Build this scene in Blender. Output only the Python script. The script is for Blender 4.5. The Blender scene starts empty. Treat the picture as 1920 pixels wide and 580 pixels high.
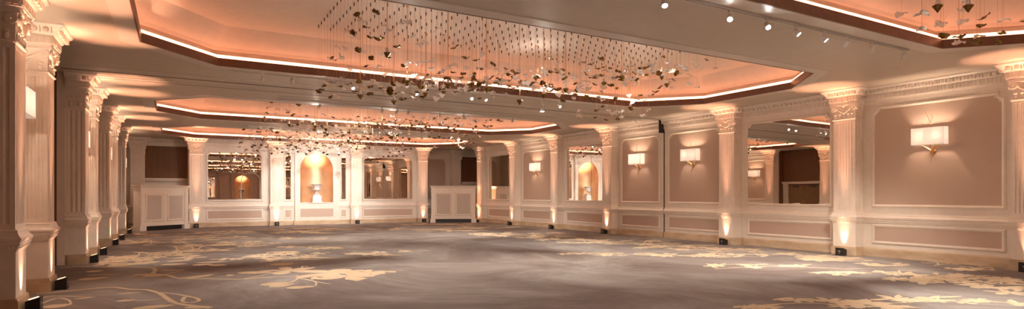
import bpy, bmesh, math, random
from math import sin, cos, pi, radians
from mathutils import Vector, Matrix
random.seed(7)
S = bpy.context.scene
COL = S.collection

# ------------------------------------------------------------------ room
XL, XR = -1.8, 12.8            # side wall faces
YE, YB = 26.7, -7.5            # end walls
ZC = 3.57                      # ceiling
EYE = 1.3
FPX = 1095.2; THETA = radians(29.83); HORIZON = 366.0

# ------------------------------------------------------------------ materials
def nodemat(name):
    m = bpy.data.materials.new(name); m.use_nodes = True
    nt = m.node_tree; nt.nodes.clear()
    out = nt.nodes.new('ShaderNodeOutputMaterial')
    return m, nt, out
def pbr(name, col, rough=.5, metal=0, noise=None, bump=0, nscale=8, emit=None, es=0, spec=.5, stretch=(1,1,1)):
    m, nt, out = nodemat(name)
    b = nt.nodes.new('ShaderNodeBsdfPrincipled')
    b.inputs['Base Color'].default_value = (*col, 1)
    b.inputs['Roughness'].default_value = rough
    b.inputs['Metallic'].default_value = metal
    b.inputs['Specular IOR Level'].default_value = spec
    nt.links.new(b.outputs[0], out.inputs[0])
    tc = nt.nodes.new('ShaderNodeTexCoord'); mp = nt.nodes.new('ShaderNodeMapping')
    mp.inputs['Scale'].default_value = stretch
    nt.links.new(tc.outputs['Object'], mp.inputs[0])
    n = nt.nodes.new('ShaderNodeTexNoise'); n.inputs['Scale'].default_value = nscale; n.inputs['Detail'].default_value = 4
    nt.links.new(mp.outputs[0], n.inputs['Vector'])
    col2 = noise if noise else tuple(c*.95 for c in col)
    r = nt.nodes.new('ShaderNodeValToRGB')
    r.color_ramp.elements[0].position = .35; r.color_ramp.elements[1].position = .65
    r.color_ramp.elements[0].color = (*col, 1); r.color_ramp.elements[1].color = (*col2, 1)
    nt.links.new(n.outputs['Fac'], r.inputs[0]); nt.links.new(r.outputs[0], b.inputs['Base Color'])
    if bump:
        bp = nt.nodes.new('ShaderNodeBump'); bp.inputs['Strength'].default_value = bump; bp.inputs['Distance'].default_value = .01
        nt.links.new(n.outputs['Fac'], bp.inputs['Height']); nt.links.new(bp.outputs[0], b.inputs['Normal'])
    if emit:
        b.inputs['Emission Color'].default_value = (*emit, 1); b.inputs['Emission Strength'].default_value = es
    return m

M = {}
M['paint']   = pbr('cream_wall_paint', (.80,.725,.64), .45)
M['trim']    = pbr('cream_trim_paint', (.82,.74,.65), .4)
M['plaster'] = pbr('cream_carved_plaster', (.84,.75,.66), .5)
M['ceil']    = pbr('ceiling_paint', (.62,.54,.45), .5)
M['border']  = pbr('ceiling_border_paint', (.70,.63,.56), .4)
M['canopy'] = pbr('pale_canopy_panel', (.80,.76,.62), .5)
M['vault']   = pbr('coffer_paint', (.80,.70,.60), .6)
M['fascia']  = pbr('brown_fascia', (.13,.055,.03), .45, noise=(.16,.07,.038))
M['header']  = pbr('dark_brown_panelling', (.15,.068,.028), .55, noise=(.20,.095,.04), nscale=5, stretch=(14,14,.4))
M['doorwood']= pbr('honey_brown_door', (.27,.16,.075), .4, noise=(.21,.12,.05), nscale=4, stretch=(10,10,.5))
M['marble']  = pbr('cream_marble', (.52,.38,.25), .25, noise=(.66,.52,.37), nscale=2.3, stretch=(1,1,3))
M['black']   = pbr('black_plastic', (.012,.011,.012), .4)
M['darkgap'] = pbr('dark_seam', (.03,.022,.018), .8)
M['brass']   = pbr('brass', (.72,.42,.18), .3, 1)
M['bronze']  = pbr('gold_leaf_metal', (.30,.18,.05), .22, 1, noise=(.16,.09,.025), nscale=20, bump=.5)
M['whitemetal'] = pbr('white_metal', (.75,.70,.64), .4)
M['urn']     = pbr('grey_white_stone', (.74,.71,.68), .5, noise=(.64,.61,.58), nscale=12)
M['white']   = pbr('white_plaster_block', (.93,.91,.88), .5)
M['gold']    = pbr('gold_leaf_plaster', (.64,.43,.27), .42, .5, noise=(.57,.37,.22), nscale=3, bump=.15)
M['barpanel']= pbr('grey_beige_panel', (.56,.49,.43), .6)
M['wire']    = pbr('copper_wire', (.55,.30,.17), .4, .6)
M['steel']   = pbr('dark_fitting', (.10,.08,.07), .4, .8)

def fabric():
    m, nt, out = nodemat('taupe_wall_fabric')
    b = nt.nodes.new('ShaderNodeBsdfPrincipled'); b.inputs['Roughness'].default_value = .85
    tc = nt.nodes.new('ShaderNodeTexCoord')
    mp = nt.nodes.new('ShaderNodeMapping'); mp.inputs['Scale'].default_value = (60,60,3)
    n = nt.nodes.new('ShaderNodeTexNoise'); n.inputs['Scale'].default_value = 3
    nt.links.new(tc.outputs['Object'], mp.inputs[0]); nt.links.new(mp.outputs[0], n.inputs['Vector'])
    r = nt.nodes.new('ShaderNodeValToRGB')
    r.color_ramp.elements[0].color = (.52,.39,.31,1); r.color_ramp.elements[1].color = (.58,.445,.36,1)
    nt.links.new(n.outputs['Fac'], r.inputs[0]); nt.links.new(r.outputs[0], b.inputs['Base Color'])
    nt.links.new(b.outputs[0], out.inputs[0]); return m
M['fabric'] = fabric()

def carpet():
    m, nt, out = nodemat('mottled_grey_carpet')
    N = nt.nodes.new; L = nt.links.new
    b = N('ShaderNodeBsdfPrincipled'); b.inputs['Roughness'].default_value = .95; b.inputs['Specular IOR Level'].default_value = .15
    tc = N('ShaderNodeTexCoord'); mp = N('ShaderNodeMapping'); mp.inputs['Scale'].default_value = (1,.8,1); mp.inputs['Rotation'].default_value = (0,0,.4)
    L(tc.outputs['Object'], mp.inputs[0])
    n1 = N('ShaderNodeTexNoise'); n1.inputs['Scale'].default_value = .42; n1.inputs['Detail'].default_value = 10; n1.inputs['Roughness'].default_value = .68; n1.inputs['Distortion'].default_value = .8
    L(mp.outputs[0], n1.inputs['Vector'])
    r = N('ShaderNodeValToRGB'); e = r.color_ramp.elements
    e[0].position = .34; e[0].color = (.145,.115,.103,1)
    e[1].position = .68; e[1].color = (.36,.35,.34,1)
    x = e.new(.50); x.color = (.225,.198,.187,1)
    L(n1.outputs['Fac'], r.inputs[0])
    n2 = N('ShaderNodeTexNoise'); n2.inputs['Scale'].default_value = 60; n2.inputs['Detail'].default_value = 2
    L(tc.outputs['Object'], n2.inputs['Vector'])
    mr = N('ShaderNodeMapRange'); mr.inputs['To Min'].default_value = .85; mr.inputs['To Max'].default_value = 1.15
    L(n2.outputs['Fac'], mr.inputs['Value'])
    mx = N('ShaderNodeMix'); mx.data_type = 'RGBA'; mx.blend_type = 'MULTIPLY'; mx.inputs['Factor'].default_value = 1
    L(r.outputs[0], mx.inputs['A']); L(mr.outputs[0], mx.inputs['B'])
    L(mx.outputs['Result'], b.inputs['Base Color'])
    bp = N('ShaderNodeBump'); bp.inputs['Strength'].default_value = .3; bp.inputs['Distance'].default_value = .004
    L(n2.outputs['Fac'], bp.inputs['Height']); L(bp.outputs[0], b.inputs['Normal'])
    L(b.outputs[0], out.inputs[0]); return m
M['carpet'] = carpet()
M['blossom'] = pbr('cream_carpet_pile', (.64,.53,.38), .95, noise=(.57,.45,.31), nscale=3, spec=.1)

def mirror_mat():
    m, nt, out = nodemat('silvered_mirror')
    g = nt.nodes.new('ShaderNodeBsdfGlossy'); g.inputs['Roughness'].default_value = .0
    tc = nt.nodes.new('ShaderNodeTexCoord'); n = nt.nodes.new('ShaderNodeTexNoise'); n.inputs['Scale'].default_value = 1.1
    nt.links.new(tc.outputs['Object'], n.inputs['Vector'])
    r = nt.nodes.new('ShaderNodeValToRGB')
    r.color_ramp.elements[0].color = (.80,.75,.69,1); r.color_ramp.elements[1].color = (.85,.80,.74,1)
    nt.links.new(n.outputs['Fac'], r.inputs[0]); nt.links.new(r.outputs[0], g.inputs['Color'])
    bp = nt.nodes.new('ShaderNodeBump'); bp.inputs['Strength'].default_value = .03; bp.inputs['Distance'].default_value = .02
    nt.links.new(n.outputs['Fac'], bp.inputs['Height']); nt.links.new(bp.outputs[0], g.inputs['Normal'])
    nt.links.new(g.outputs[0], out.inputs[0]); return m
M['mirror'] = mirror_mat()

def glass_leaf_mat():
    m, nt, out = nodemat('clear_cast_glass')
    N = nt.nodes.new; L = nt.links.new
    t = N('ShaderNodeBsdfTransparent'); t.inputs[0].default_value = (.93,.90,.87,1)
    g = N('ShaderNodeBsdfGlossy'); g.inputs['Roughness'].default_value = .12
    d = N('ShaderNodeBsdfTranslucent'); d.inputs[0].default_value = (.95,.90,.86,1)
    d2 = N('ShaderNodeBsdfDiffuse'); d2.inputs[0].default_value = (.95,.91,.87,1)
    tc = N('ShaderNodeTexCoord'); n = N('ShaderNodeTexNoise'); n.inputs['Scale'].default_value = 18
    L(tc.outputs['Object'], n.inputs['Vector'])
    bp = N('ShaderNodeBump'); bp.inputs['Strength'].default_value = .8; bp.inputs['Distance'].default_value = .01
    L(n.outputs['Fac'], bp.inputs['Height']); L(bp.outputs[0], g.inputs['Normal'])
    a = N('ShaderNodeMixShader'); a.inputs[0].default_value = .5; L(d.outputs[0], a.inputs[1]); L(d2.outputs[0], a.inputs[2])
    b = N('ShaderNodeMixShader'); b.inputs[0].default_value = .88; L(t.outputs[0], b.inputs[1]); L(a.outputs[0], b.inputs[2])
    fr = N('ShaderNodeFresnel'); fr.inputs[0].default_value = 1.8
    c = N('ShaderNodeMixShader'); L(fr.outputs[0], c.inputs[0]); L(b.outputs[0], c.inputs[1]); L(g.outputs[0], c.inputs[2])
    L(c.outputs[0], out.inputs[0]); return m
M['glass'] = glass_leaf_mat()

def emit(name, col, s):
    m, nt, out = nodemat(name)
    e = nt.nodes.new('ShaderNodeEmission'); e.inputs[0].default_value = (*col,1); e.inputs[1].default_value = s
    nt.links.new(e.outputs[0], out.inputs[0]); return m
COVE = (1.0,.335,.165)
M['cove']  = emit('orange_cove_light', COVE, 3.5)
M['lens']  = emit('white_lamp_lens', (1,.95,.88), 60)
M['uplens']= emit('orange_uplight_lens', (1,.55,.3), 1.2)
def shade_mat():
    m, nt, out = nodemat('lit_lampshade')
    N = nt.nodes.new; L = nt.links.new
    t = N('ShaderNodeBsdfTranslucent'); t.inputs[0].default_value = (.34,.31,.30,1)
    e = N('ShaderNodeEmission'); e.inputs[0].default_value = (1,.74,.55,1); e.inputs[1].default_value = .15
    a = N('ShaderNodeAddShader'); L(t.outputs[0], a.inputs[0]); L(e.outputs[0], a.inputs[1]); L(a.outputs[0], out.inputs[0])
    return m
M['shade'] = shade_mat()

# ------------------------------------------------------------------ mesh builder
class MB:
    def __init__(s, f=None): s.v=[]; s.f=[]; s.mi=[]; s.map=f; s.cur=0
    def add(s, vs, fs):
        o=len(s.v)
        for p in vs:
            p=tuple(p); s.v.append(s.map(*p) if s.map else p)
        for q in fs: s.f.append([i+o for i in q]); s.mi.append(s.cur)
        return s
    def box(s,x0,x1,y0,y1,z0,z1):
        return s.add([(x0,y0,z0),(x1,y0,z0),(x1,y1,z0),(x0,y1,z0),(x0,y0,z1),(x1,y0,z1),(x1,y1,z1),(x0,y1,z1)],
              [(0,3,2,1),(4,5,6,7),(0,1,5,4),(1,2,6,5),(2,3,7,6),(3,0,4,7)])
    def prism(s, poly, a0, a1, m3=lambda x,y,h:(x,y,h)):
        n=len(poly)
        return s.add([m3(x,y,a0) for x,y in poly]+[m3(x,y,a1) for x,y in poly],
              [list(range(n))[::-1], list(range(n,2*n))]+[(i,(i+1)%n,n+(i+1)%n,n+i) for i in range(n)])
    def lathe(s, prof, c=(0,0,0), n=16, axis='z'):
        vs=[]; fs=[]
        for r,h in prof:
            for k in range(n):
                a=2*pi*k/n; x,y=r*cos(a),r*sin(a)
                vs.append({'z':(c[0]+x,c[1]+y,c[2]+h),'y':(c[0]+x,c[1]+h,c[2]+y),'x':(c[0]+h,c[1]+x,c[2]+y)}[axis])
        for i in range(len(prof)-1):
            for k in range(n): fs.append((i*n+k,i*n+(k+1)%n,(i+1)*n+(k+1)%n,(i+1)*n+k))
        fs.append(list(range(n))[::-1]); fs.append([(len(prof)-1)*n+k for k in range(n)])
        return s.add(vs,fs)
    def blob(s,c,r,nu=6,nv=4,rot=None):
        vs=[];fs=[]
        R = rot or Matrix.Identity(3)
        for i in range(nv+1):
            t=pi*i/nv
            for k in range(nu):
                a=2*pi*k/nu
                p=R@Vector((r[0]*sin(t)*cos(a),r[1]*sin(t)*sin(a),r[2]*cos(t)))
                vs.append((c[0]+p.x,c[1]+p.y,c[2]+p.z))
        for i in range(nv):
            for k in range(nu): fs.append((i*nu+k,i*nu+(k+1)%nu,(i+1)*nu+(k+1)%nu,(i+1)*nu+k))
        return s.add(vs,fs)
    def tube(s,pts,r,n=6):
        pts=[Vector(p) for p in pts]; vs=[];fs=[]
        rr=r if isinstance(r,(list,tuple)) else [r]*len(pts)
        for i,p in enumerate(pts):
            d=(pts[min(i+1,len(pts)-1)]-pts[max(i-1,0)]).normalized()
            u=d.cross(Vector((0,0,1)))
            if u.length<.05: u=d.cross(Vector((1,0,0)))
            u.normalize(); w=d.cross(u)
            for k in range(n):
                a=2*pi*k/n; vs.append(tuple(p+(u*cos(a)+w*sin(a))*rr[i]))
        for i in range(len(pts)-1):
            for k in range(n): fs.append((i*n+k,i*n+(k+1)%n,(i+1)*n+(k+1)%n,(i+1)*n+k))
        fs.append(list(range(n))[::-1]); fs.append([(len(pts)-1)*n+k for k in range(n)])
        return s.add(vs,fs)
    def sweep(s, path, prof, closed=False, m3=lambda x,y,h:(x,y,h), pclosed=True):
        """path 2-D; prof (offset to the right of travel, height)"""
        n=len(path); P=[Vector(p) for p in path]; offs=[]
        for i in range(n):
            a=P[i]-P[i-1] if (closed or i>0) else P[1]-P[0]
            b=P[(i+1)%n]-P[i] if (closed or i<n-1) else P[-1]-P[-2]
            a.normalize(); b.normalize()
            na=Vector((a.y,-a.x)); nb=Vector((b.y,-b.x))
            m=na+nb
            k=m.length_squared
            m = m*(2/k) if k>1e-6 else na
            offs.append(m)
        vs=[];fs=[];q=len(prof)
        for i in range(n):
            for o,h in prof:
                p=P[i]+offs[i]*o; vs.append(m3(p.x,p.y,h))
        for i in range(n if closed else n-1):
            j=(i+1)%n
            for k in range(q if pclosed else q-1):
                l=(k+1)%q; fs.append((i*q+k,i*q+l,j*q+l,j*q+k))
        if not closed and pclosed:
            fs.append(list(range(q))); fs.append([(n-1)*q+k for k in range(q)][::-1])
        return s.add(vs,fs)
    def build(s,name,mats,parent=None,smooth=False,weld=True):
        me=bpy.data.meshes.new(name); me.from_pydata(s.v,[],s.f)
        mats = mats if isinstance(mats,(list,tuple)) else [mats]
        for m in mats: me.materials.append(M[m])
        for p,i in zip(me.polygons,s.mi): p.material_index=i
        bm=bmesh.new(); bm.from_mesh(me); bmesh.ops.recalc_face_normals(bm,faces=bm.faces[:]); bm.to_mesh(me); bm.free()
        if smooth:
            for p in me.polygons: p.use_smooth=True
            try: me.set_sharp_from_angle(angle=radians(38))
            except Exception: pass
        o=bpy.data.objects.new(name,me); COL.objects.link(o)
        if parent: o.parent=parent
        return o
def tag(o,label=None,cat=None,group=None,kind=None):
    if label: o['label']=label
    if cat: o['category']=cat
    if group: o['group']=group
    if kind: o['kind']=kind
    return o
def empty(name,loc=(0,0,0),rz=0):
    o=bpy.data.objects.new(name,None); o.empty_display_size=.2; o.location=loc; o.rotation_euler=(0,0,rz); COL.objects.link(o); return o
def copy_tree(o,parent=None):
    c=o.copy(); COL.objects.link(c)
    if parent: c.parent=parent
    for ch in list(o.children): copy_tree(ch,c)
    return c
def struct(o): o['kind']='structure'; return o
def lamp(name,kind,loc,energy,col,parent=None,**kw):
    d=bpy.data.lights.new(name,kind); d.energy=energy; d.color=col
    rot=kw.pop('rot',None); aim=kw.pop('aim',None)
    for k,v in kw.items(): setattr(d,k,v)
    o=bpy.data.objects.new(name,d); o.location=loc; COL.objects.link(o)
    if aim is not None: o.rotation_euler=(Vector(aim)-Vector(loc)).to_track_quat('-Z','Y').to_euler()
    if rot is not None: o.rotation_euler=rot
    if parent: o.parent=parent
    return o

# wall frames: (u along wall, n out into room, z)
RW=lambda u,n,z:(XR-n,u,z)
LW=lambda u,n,z:(XL+n,u,z)
EW=lambda u,n,z:(u,YE-n,z)
BW=lambda u,n,z:(u,YB+n,z)
def swap(f):   # path (u,z), height n
    return lambda u,z,n: f(u,n,z)

# ------------------------------------------------------------------ floor with inlaid pattern
def fl(px,py):
    z=FPX*EYE/(py-HORIZON); l=(px-960)/FPX*z
    return Vector((l*cos(THETA)+z*sin(THETA), z*cos(THETA)-l*sin(THETA)))
fb=MB(); fb.add([(XL-1.2,YB-1,0),(XR+1.6,YB-1,0),(XR+1.6,YE+1.2,0),(XL-1.2,YE+1.2,0)],[(0,1,2,3)])
fb.cur=1
zst=[.0008]
def poly_floor(pts):
    zst[0]+=.0000006
    fb.add([(p[0],p[1],zst[0]) for p in pts],[list(range(len(pts)))])
def inroom(p): return XL+.45<p[0]<XR-.38 and YB+.4<p[1]<YE-.35
def leaf(p0,p1,w=.22,r=random):
    p0=Vector(p0);p1=Vector(p1);d=p1-p0;L=d.length
    if L<.02 or not inroom(p0) or not inroom(p1): return
    nrm=Vector((-d.y,d.x))/L; A=[];B=[]
    n=9
    for i in range(n+1):
        t=i/n; ww=w*(sin(pi*t**.8))**.75*(1+.16*r.uniform(-1,1))
        A.append(p0+d*t+nrm*ww*.5); B.append(p0+d*t-nrm*ww*.5)
    poly_floor(A+B[::-1][1:-1])
def petal(c,ang,L,w,r=random):
    pts=[]; c=Vector(c); d=Vector((cos(ang),sin(ang))); nn=Vector((-d.y,d.x))
    n=13
    for i in range(n):
        t=2*pi*i/n; a=(.5-.5*cos(t)); b=sin(t)*(a**.45)
        k=1+.13*r.uniform(-1,1)
        pts.append(c+d*(a*L*k)+nn*(b*w*.5*k))
    if all(inroom(p) for p in pts): poly_floor(pts)
def flower(c,R,n=5,r=random,rot=None):
    a0=r.uniform(0,6.28) if rot is None else rot
    for k in range(n): petal(c,a0+2*pi*k/n+r.uniform(-.15,.15),R*r.uniform(.75,1.1),R*r.uniform(.48,.78),r)
def stem(pts,w0=.045,w1=.02):
    pts=[Vector(p) for p in pts]
    # catmull smoothing
    q=[]
    for i in range(len(pts)-1):
        p0=pts[max(i-1,0)];p1=pts[i];p2=pts[i+1];p3=pts[min(i+2,len(pts)-1)]
        for k in range(5):
            t=k/5; q.append(.5*((2*p1)+(p2-p0)*t+(2*p0-5*p1+4*p2-p3)*t*t+(3*p1-p0-3*p2+p3)*t**3))
    q.append(pts[-1]); n=len(q)
    A=[];B=[]
    for i,p in enumerate(q):
        d=(q[min(i+1,n-1)]-q[max(i-1,0)]).normalized(); nn=Vector((-d.y,d.x)); w=(w0+(w1-w0)*i/n)*random.uniform(.8,1.2)
        A.append(p+nn*w*.5);B.append(p-nn*w*.5)
    zst[0]+=.0000006; z=zst[0]
    fb.add([(p.x,p.y,z) for p in A+B],[(i,i+1,n+i+1,n+i) for i in range(n-1)])
def S_(*px): stem([fl(*p) for p in px])
def Lf(a,b,w=.2): leaf(fl(*a),fl(*b),w)
# near-left branch
stem([fl(*p) for p in ((68,552),(110,548),(142,545),(180,541),(215,539.5),(245,543),(275,544),(300,551),(315,561),(335,570),(395,578))],.05,.07)
stem([fl(*p) for p in ((300,549),(330,552),(352,556),(369,560),(372,565),(352,568),(342,565),(347,557))],.04,.05)
S_((66,562),(95,556),(130,556),(180,558)); S_((66,575),(105,560),(128,563),(133,570))
Lf((219,552),(270,548),.10); Lf((217,565),(258,563),.16); S_((255,564),(278,563),(300,561)); Lf((245,580),(330,572),.22)
Lf((345,577),(398,576),.16); Lf((80,578),(136,570),.24); Lf((68,570),(108,564),.17); Lf((138,561),(175,558),.08); Lf((68,549),(140,546),.14)
# second branch
stem([fl(*p) for p in ((110,502),(150,500),(220,501),(280,502),(291,507),(288,514),(312,516),(335,522),(380,523),(455,524),(492,521),(560,518))],.07,.05)
S_((455,524),(490,517),(517,511),(560,505)); S_((250,516),(280,514),(312,514),(345,506)); S_((335,522),(370,518),(408,513))
Lf((248,516),(290,515),.16); Lf((265,519),(318,515),.26); Lf((300,508),(344,506),.12); Lf((348,523),(400,515),.2); Lf((423,517),(440,516),.22)
Lf((145,526),(205,520),.28); Lf((118,523),(150,521),.2); Lf((108,515),(180,510),.26); Lf((105,508),(160,505),.3); Lf((160,517),(232,514),.08)
Lf((160,510),(195,508),.25); Lf((115,500),(180,497),.35); Lf((200,500),(262,495),.4); Lf((240,497),(300,490),.4)
Lf((300,497),(352,495),.28); Lf((360,498),(400,495),.3); Lf((400,499),(417,496),.35); Lf((365,493),(430,491),.2); Lf((310,491),(360,488),.3)
# centre flower
Lf((444,512),(512,511),.3); Lf((487,535),(545,530),.28); Lf((505,539),(552,532),.24); Lf((535,541),(592,537),.24)
S_((545,530),(560,522),(556,517)); S_((560,522),(590,528),(592,536)); S_((560,522),(600,530),(620,533)); S_((560,520),(600,516),(640,510),(758,507))
flower(fl(540,507),.52,5,rot=.4); flower(fl(628,512),.62,6,rot=.2); flower(fl(655,518),.55,5,rot=1.0); flower(fl(590,519),.32,5)
flower(fl(690,512),.42,5,rot=.1); Lf((700,513),(724,509),.2); Lf((728,511),(740,509),.22); S_((565,507),(568,499),(578,501)); Lf((510,498),(550,493),.4)
# generic drifts: pixel centre, spread, count, size
def drift(cx,cy,sx,sy,n,size,seed,stems=True):
    r=random.Random(seed); last=None
    size*=.74
    for i in range(int(n*1.5)):
        p=fl(cx+r.uniform(-sx,sx),cy+r.uniform(-sy,sy)); k=r.random()
        if k<.5: flower(p,size*r.uniform(.6,1.15),r.choice((4,5)),r)
        else:
            a=r.uniform(-.9,.5); leaf(p,p+Vector((cos(a),sin(a)))*size*r.uniform(1.2,2.4),size*r.uniform(.35,.6),r)
        if stems and last is not None and (p-last).length<4: stem([last,(last+p)/2+Vector((r.uniform(-.1,.1),r.uniform(-.1,.1))),p],.03,.03)
        last=p
for a in ((540,480,85,7,11,.42,1),(465,484,45,6,5,.4,2),(685,476,34,3,5,.40,3),(770,472,26,2,3,.3,4),(585,465,45,3,5,.42,5),
          (455,457,60,6,9,.42,6),(370,466,55,6,10,.42,7),(300,480,60,8,12,.42,8),(230,486,40,7,9,.42,9),(180,492,25,4,5,.4,10),
          (330,455,70,7,9,.4,11),(420,446,80,4,8,.45,12),(300,442,50,4,7,.45,13),(250,452,30,5,5,.4,14),(530,434,60,4,9,.55,15),(420,436,60,3,7,.5,16),
          (620,430,80,2,8,.6,17),(560,448,40,2,4,.4,18),(800,431,90,3,12,.6,19),(900,426,70,3,9,.6,20),(905,440,36,2,6,.4,21),(980,440,70,4,10,.5,22),(830,421,90,1.5,8,.8,23),
          (1060,446,70,5,10,.5,24),(1100,453,60,3,8,.45,25),(1180,456,80,5,12,.45,26),(1070,475,30,3,6,.28,27),(1145,477,32,2,6,.28,28),(1250,463,80,4,12,.42,29),(1250,478,70,3,10,.32,30),
          (1340,470,80,4,10,.4,31),(1400,480,90,4,9,.4,32),(1530,484,60,5,10,.4,33),(1345,498,10,2,3,.26,34),(1395,499,28,3,5,.26,35),(1480,499,40,2,4,.24,36),(1560,486,60,4,6,.35,37),
          (1580,512,34,3,6,.25,38),(1540,513,14,2,3,.22,39),(1680,512,30,5,5,.3,40),(1640,497,40,3,4,.3,41),(1780,495,50,4,6,.3,42),(1850,502,70,5,8,.3,43),
          (1770,520,60,6,12,.32,44),(1830,530,60,9,12,.36,45),(1690,523,25,3,5,.25,46),(1730,530,20,3,4,.25,47),(1880,545,30,6,4,.3,48),
          (1500,565,14,4,3,.22,49),(1460,562,16,2,2,.2,50),(1420,577,45,2,5,.2,51),(1590,570,40,7,9,.28,52),(1660,573,30,5,5,.26,53),(1720,562,45,4,9,.26,54),(1825,564,22,4,5,.22,55),(1900,572,14,3,3,.2,56),(1590,488,30,2,3,.3,57)):
    drift(*a)
S_((1330,498),(1390,496),(1480,499),(1560,503),(1700,505),(1850,508)); S_((1540,510),(1620,511),(1700,514),(1800,520)); S_((1340,505),(1450,500),(1600,507))
S_((1440,470),(1560,480),(1680,495)); S_((1050,473),(1150,476),(1250,480)); S_((1400,575),(1500,569),(1600,572),(1740,566))
# the carpet goes on behind the camera: same pattern
rr=random.Random(99)
for k in range(60):
    p=Vector((rr.uniform(-1,12),rr.uniform(-7,.6))); flower(p,rr.uniform(.3,.6),5,rr)
    a=rr.uniform(0,6); leaf(p,p+Vector((cos(a),sin(a)))*.9,.25,rr)
struct(fb.build('floor',['carpet','blossom']))

# ------------------------------------------------------------------ ceiling and coffers
CX0,CX1,CHX,CHY=-.46,11.3,1.08,1.2
COF=[(-5.9,-1.3),(-.15,4.5),(6.62,11.38),(15.17,19.5),(21.75,26.15)]
XA,XB,YA,YZ=XL-1.2,XR+1.6,YB-.3,YE+1.2
cb=MB(); y=YA
for a,b in COF:
    cb.add([(XA,y,ZC),(XB,y,ZC),(XB,a,ZC),(XA,a,ZC)],[(0,1,2,3)])
    cb.add([(XA,a,ZC),(CX0,a,ZC),(CX0,b,ZC),(XA,b,ZC)],[(0,1,2,3)])
    cb.add([(CX1,a,ZC),(XB,a,ZC),(XB,b,ZC),(CX1,b,ZC)],[(0,1,2,3)])
    for (x,yy,dx,dy) in ((CX0,a,CHX,CHY),(CX1,a,-CHX,CHY),(CX0,b,CHX,-CHY),(CX1,b,-CHX,-CHY)):
        cb.add([(x,yy,ZC),(x+dx,yy,ZC),(x,yy+dy,ZC)],[(0,1,2)])
    y=b
cb.add([(XA,y,ZC),(XB,y,ZC),(XB,YZ,ZC),(XA,YZ,ZC)],[(0,1,2,3)])
ceiling=struct(cb.build('ceiling','ceil'))
def octo(a,b):  # counter-clockwise; right of travel = outside
    return [(CX0+CHX,a),(CX1-CHX,a),(CX1,a+CHY),(CX1,b-CHY),(CX1-CHX,b),(CX0+CHX,b),(CX0,b-CHY),(CX0,a+CHY)]
TOP=4.2
for a,b in COF:
    P=octo(a,b)
    m=MB(); m.sweep(P,[(0,ZC-.012),(.26,ZC-.012),(.27,ZC+.01),(0,ZC+.01)],True); m.build('coffer_border','border',ceiling)
    m=MB(); m.sweep(P,[(-.006,ZC-.014),(.02,ZC-.014),(.02,ZC+.125),(-.006,ZC+.125)],True); m.build('coffer_fascia','fascia',ceiling)
    m=MB(); m.sweep(P,[(.015,ZC+.126),(.05,ZC+.126),(.05,ZC+.19)],True); m.build('cove_light_strip','cove',ceiling)
    m=MB(); m.sweep(P,[(.05,ZC+.12),(.06,ZC+.19),(.14,ZC+.195),(.16,ZC+.21),(.155,ZC+.27),(.09,ZC+.275),(.07,ZC+.29),(.05,ZC+.33),(-.26,TOP)],True,pclosed=False)
    Q=octo(a,b); R=[]
    inner=MB(); 
    n=8; PP=[Vector(p) for p in P]
    for i in range(n):
        u=(PP[i]-PP[i-1]).normalized(); w=(PP[(i+1)%n]-PP[i]).normalized()
        q=Vector((u.y,-u.x))+Vector((w.y,-w.x)); q*=2/q.length_squared; pt=PP[i]-q*.26; R.append((pt.x,pt.y,TOP))
    m.add(R,[list(range(8))]); m.build('coffer_vault','vault',ceiling)

# ------------------------------------------------------------------ profiles
CROWN=[(0,3.10+.17),(.03,3.27),(.035,3.30),(.055,3.305),(.055,3.42),(.075,3.425),(.085,3.44),(.10,3.47),(.15,3.52),(.18,3.545),(.185,3.569),(0,3.569)]
ARCHI=[(0,3.17),(.012,3.17),(.012,3.20),(.022,3.205),(.022,3.27),(0,3.27)]
RAIL=[(0,.70),(.015,.705),(.025,.725),(.03,.745),(.045,.755),(.05,.79),(.07,.80),(.075,.83),(.055,.845),(.035,.86),(.03,.885),(.02,.90),(.02,.915),(0,.92)]
BASE=[(0,0),(.04,0),(.04,.165),(.03,.18),(.012,.19),(0,.19)]
def ornament(m,f,u0,u1,off,wall=True):
    """dentils and egg-and-dart along u at distance off, written through frame f(u,n,z)"""
    old=m.map; m.map=f
    n=max(1,int((u1-u0)/.062)); st=(u1-u0)/n
    for i in range(n):
        u=u0+st*(i+.5); m.box(u-st*.32,u+st*.32,off+.05,off+.067,3.325,3.405)
    n=max(1,int((u1-u0)/.115)); st=(u1-u0)/n
    for i in range(n):
        u=u0+st*(i+.5)
        m.blob((u,off+.125,3.485),(st*.34,.028,.055),6,4)
        m.box(u+st*.46,u+st*.54,off+.10,off+.15,3.44,3.53)
    m.map=old

def frame_path(u0,u1,z0,z1,notch=0,both=False):
    """counter-clockwise in (u,z)"""
    if not notch: return [(u0,z0),(u1,z0),(u1,z1),(u0,z1)]
    pts=[(u0,z0),(u1,z0)]; k=notch
    for a in range(0,6): t=radians(90*a/5); pts.append((u1-k*sin(t), z1-k*cos(t))) if False else None
    # concave quarter circle centred on the corner
    pts=[(u0,z0),(u1,z0),(u1,z1-k*1.15),(u1-k*.12,z1-k*1.15)]
    for a in range(0,6):
        t=radians(90*a/5); pts.append((u1-k*sin(t)*1.0-k*.0, z1-k*cos(t)))
    pts+= [(u1-k*1.15,z1-k*.12),(u1-k*1.15,z1)]
    pts+= [(u0+k*1.15,z1),(u0+k*1.15,z1-k*.12)]
    for a in range(0,6):
        t=radians(90-90*a/5); pts.append((u0+k*sin(t), z1-k*cos(t)))
    pts+= [(u0+k*.12,z1-k*1.15),(u0,z1-k*1.15)]
    # drop duplicates that are too close
    out=[]
    for p in pts:
        if not out or (Vector(p)-Vector(out[-1])).length>.004: out.append(p)
    return out
MOULD=[(-.035,0),(-.033,.012),(-.02,.016),(-.012,.028),(.008,.03),(.018,.02),(.03,.012),(.032,0)]
def moulding(m,f,path): m.sweep(path,MOULD,True,swap(f))

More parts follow.
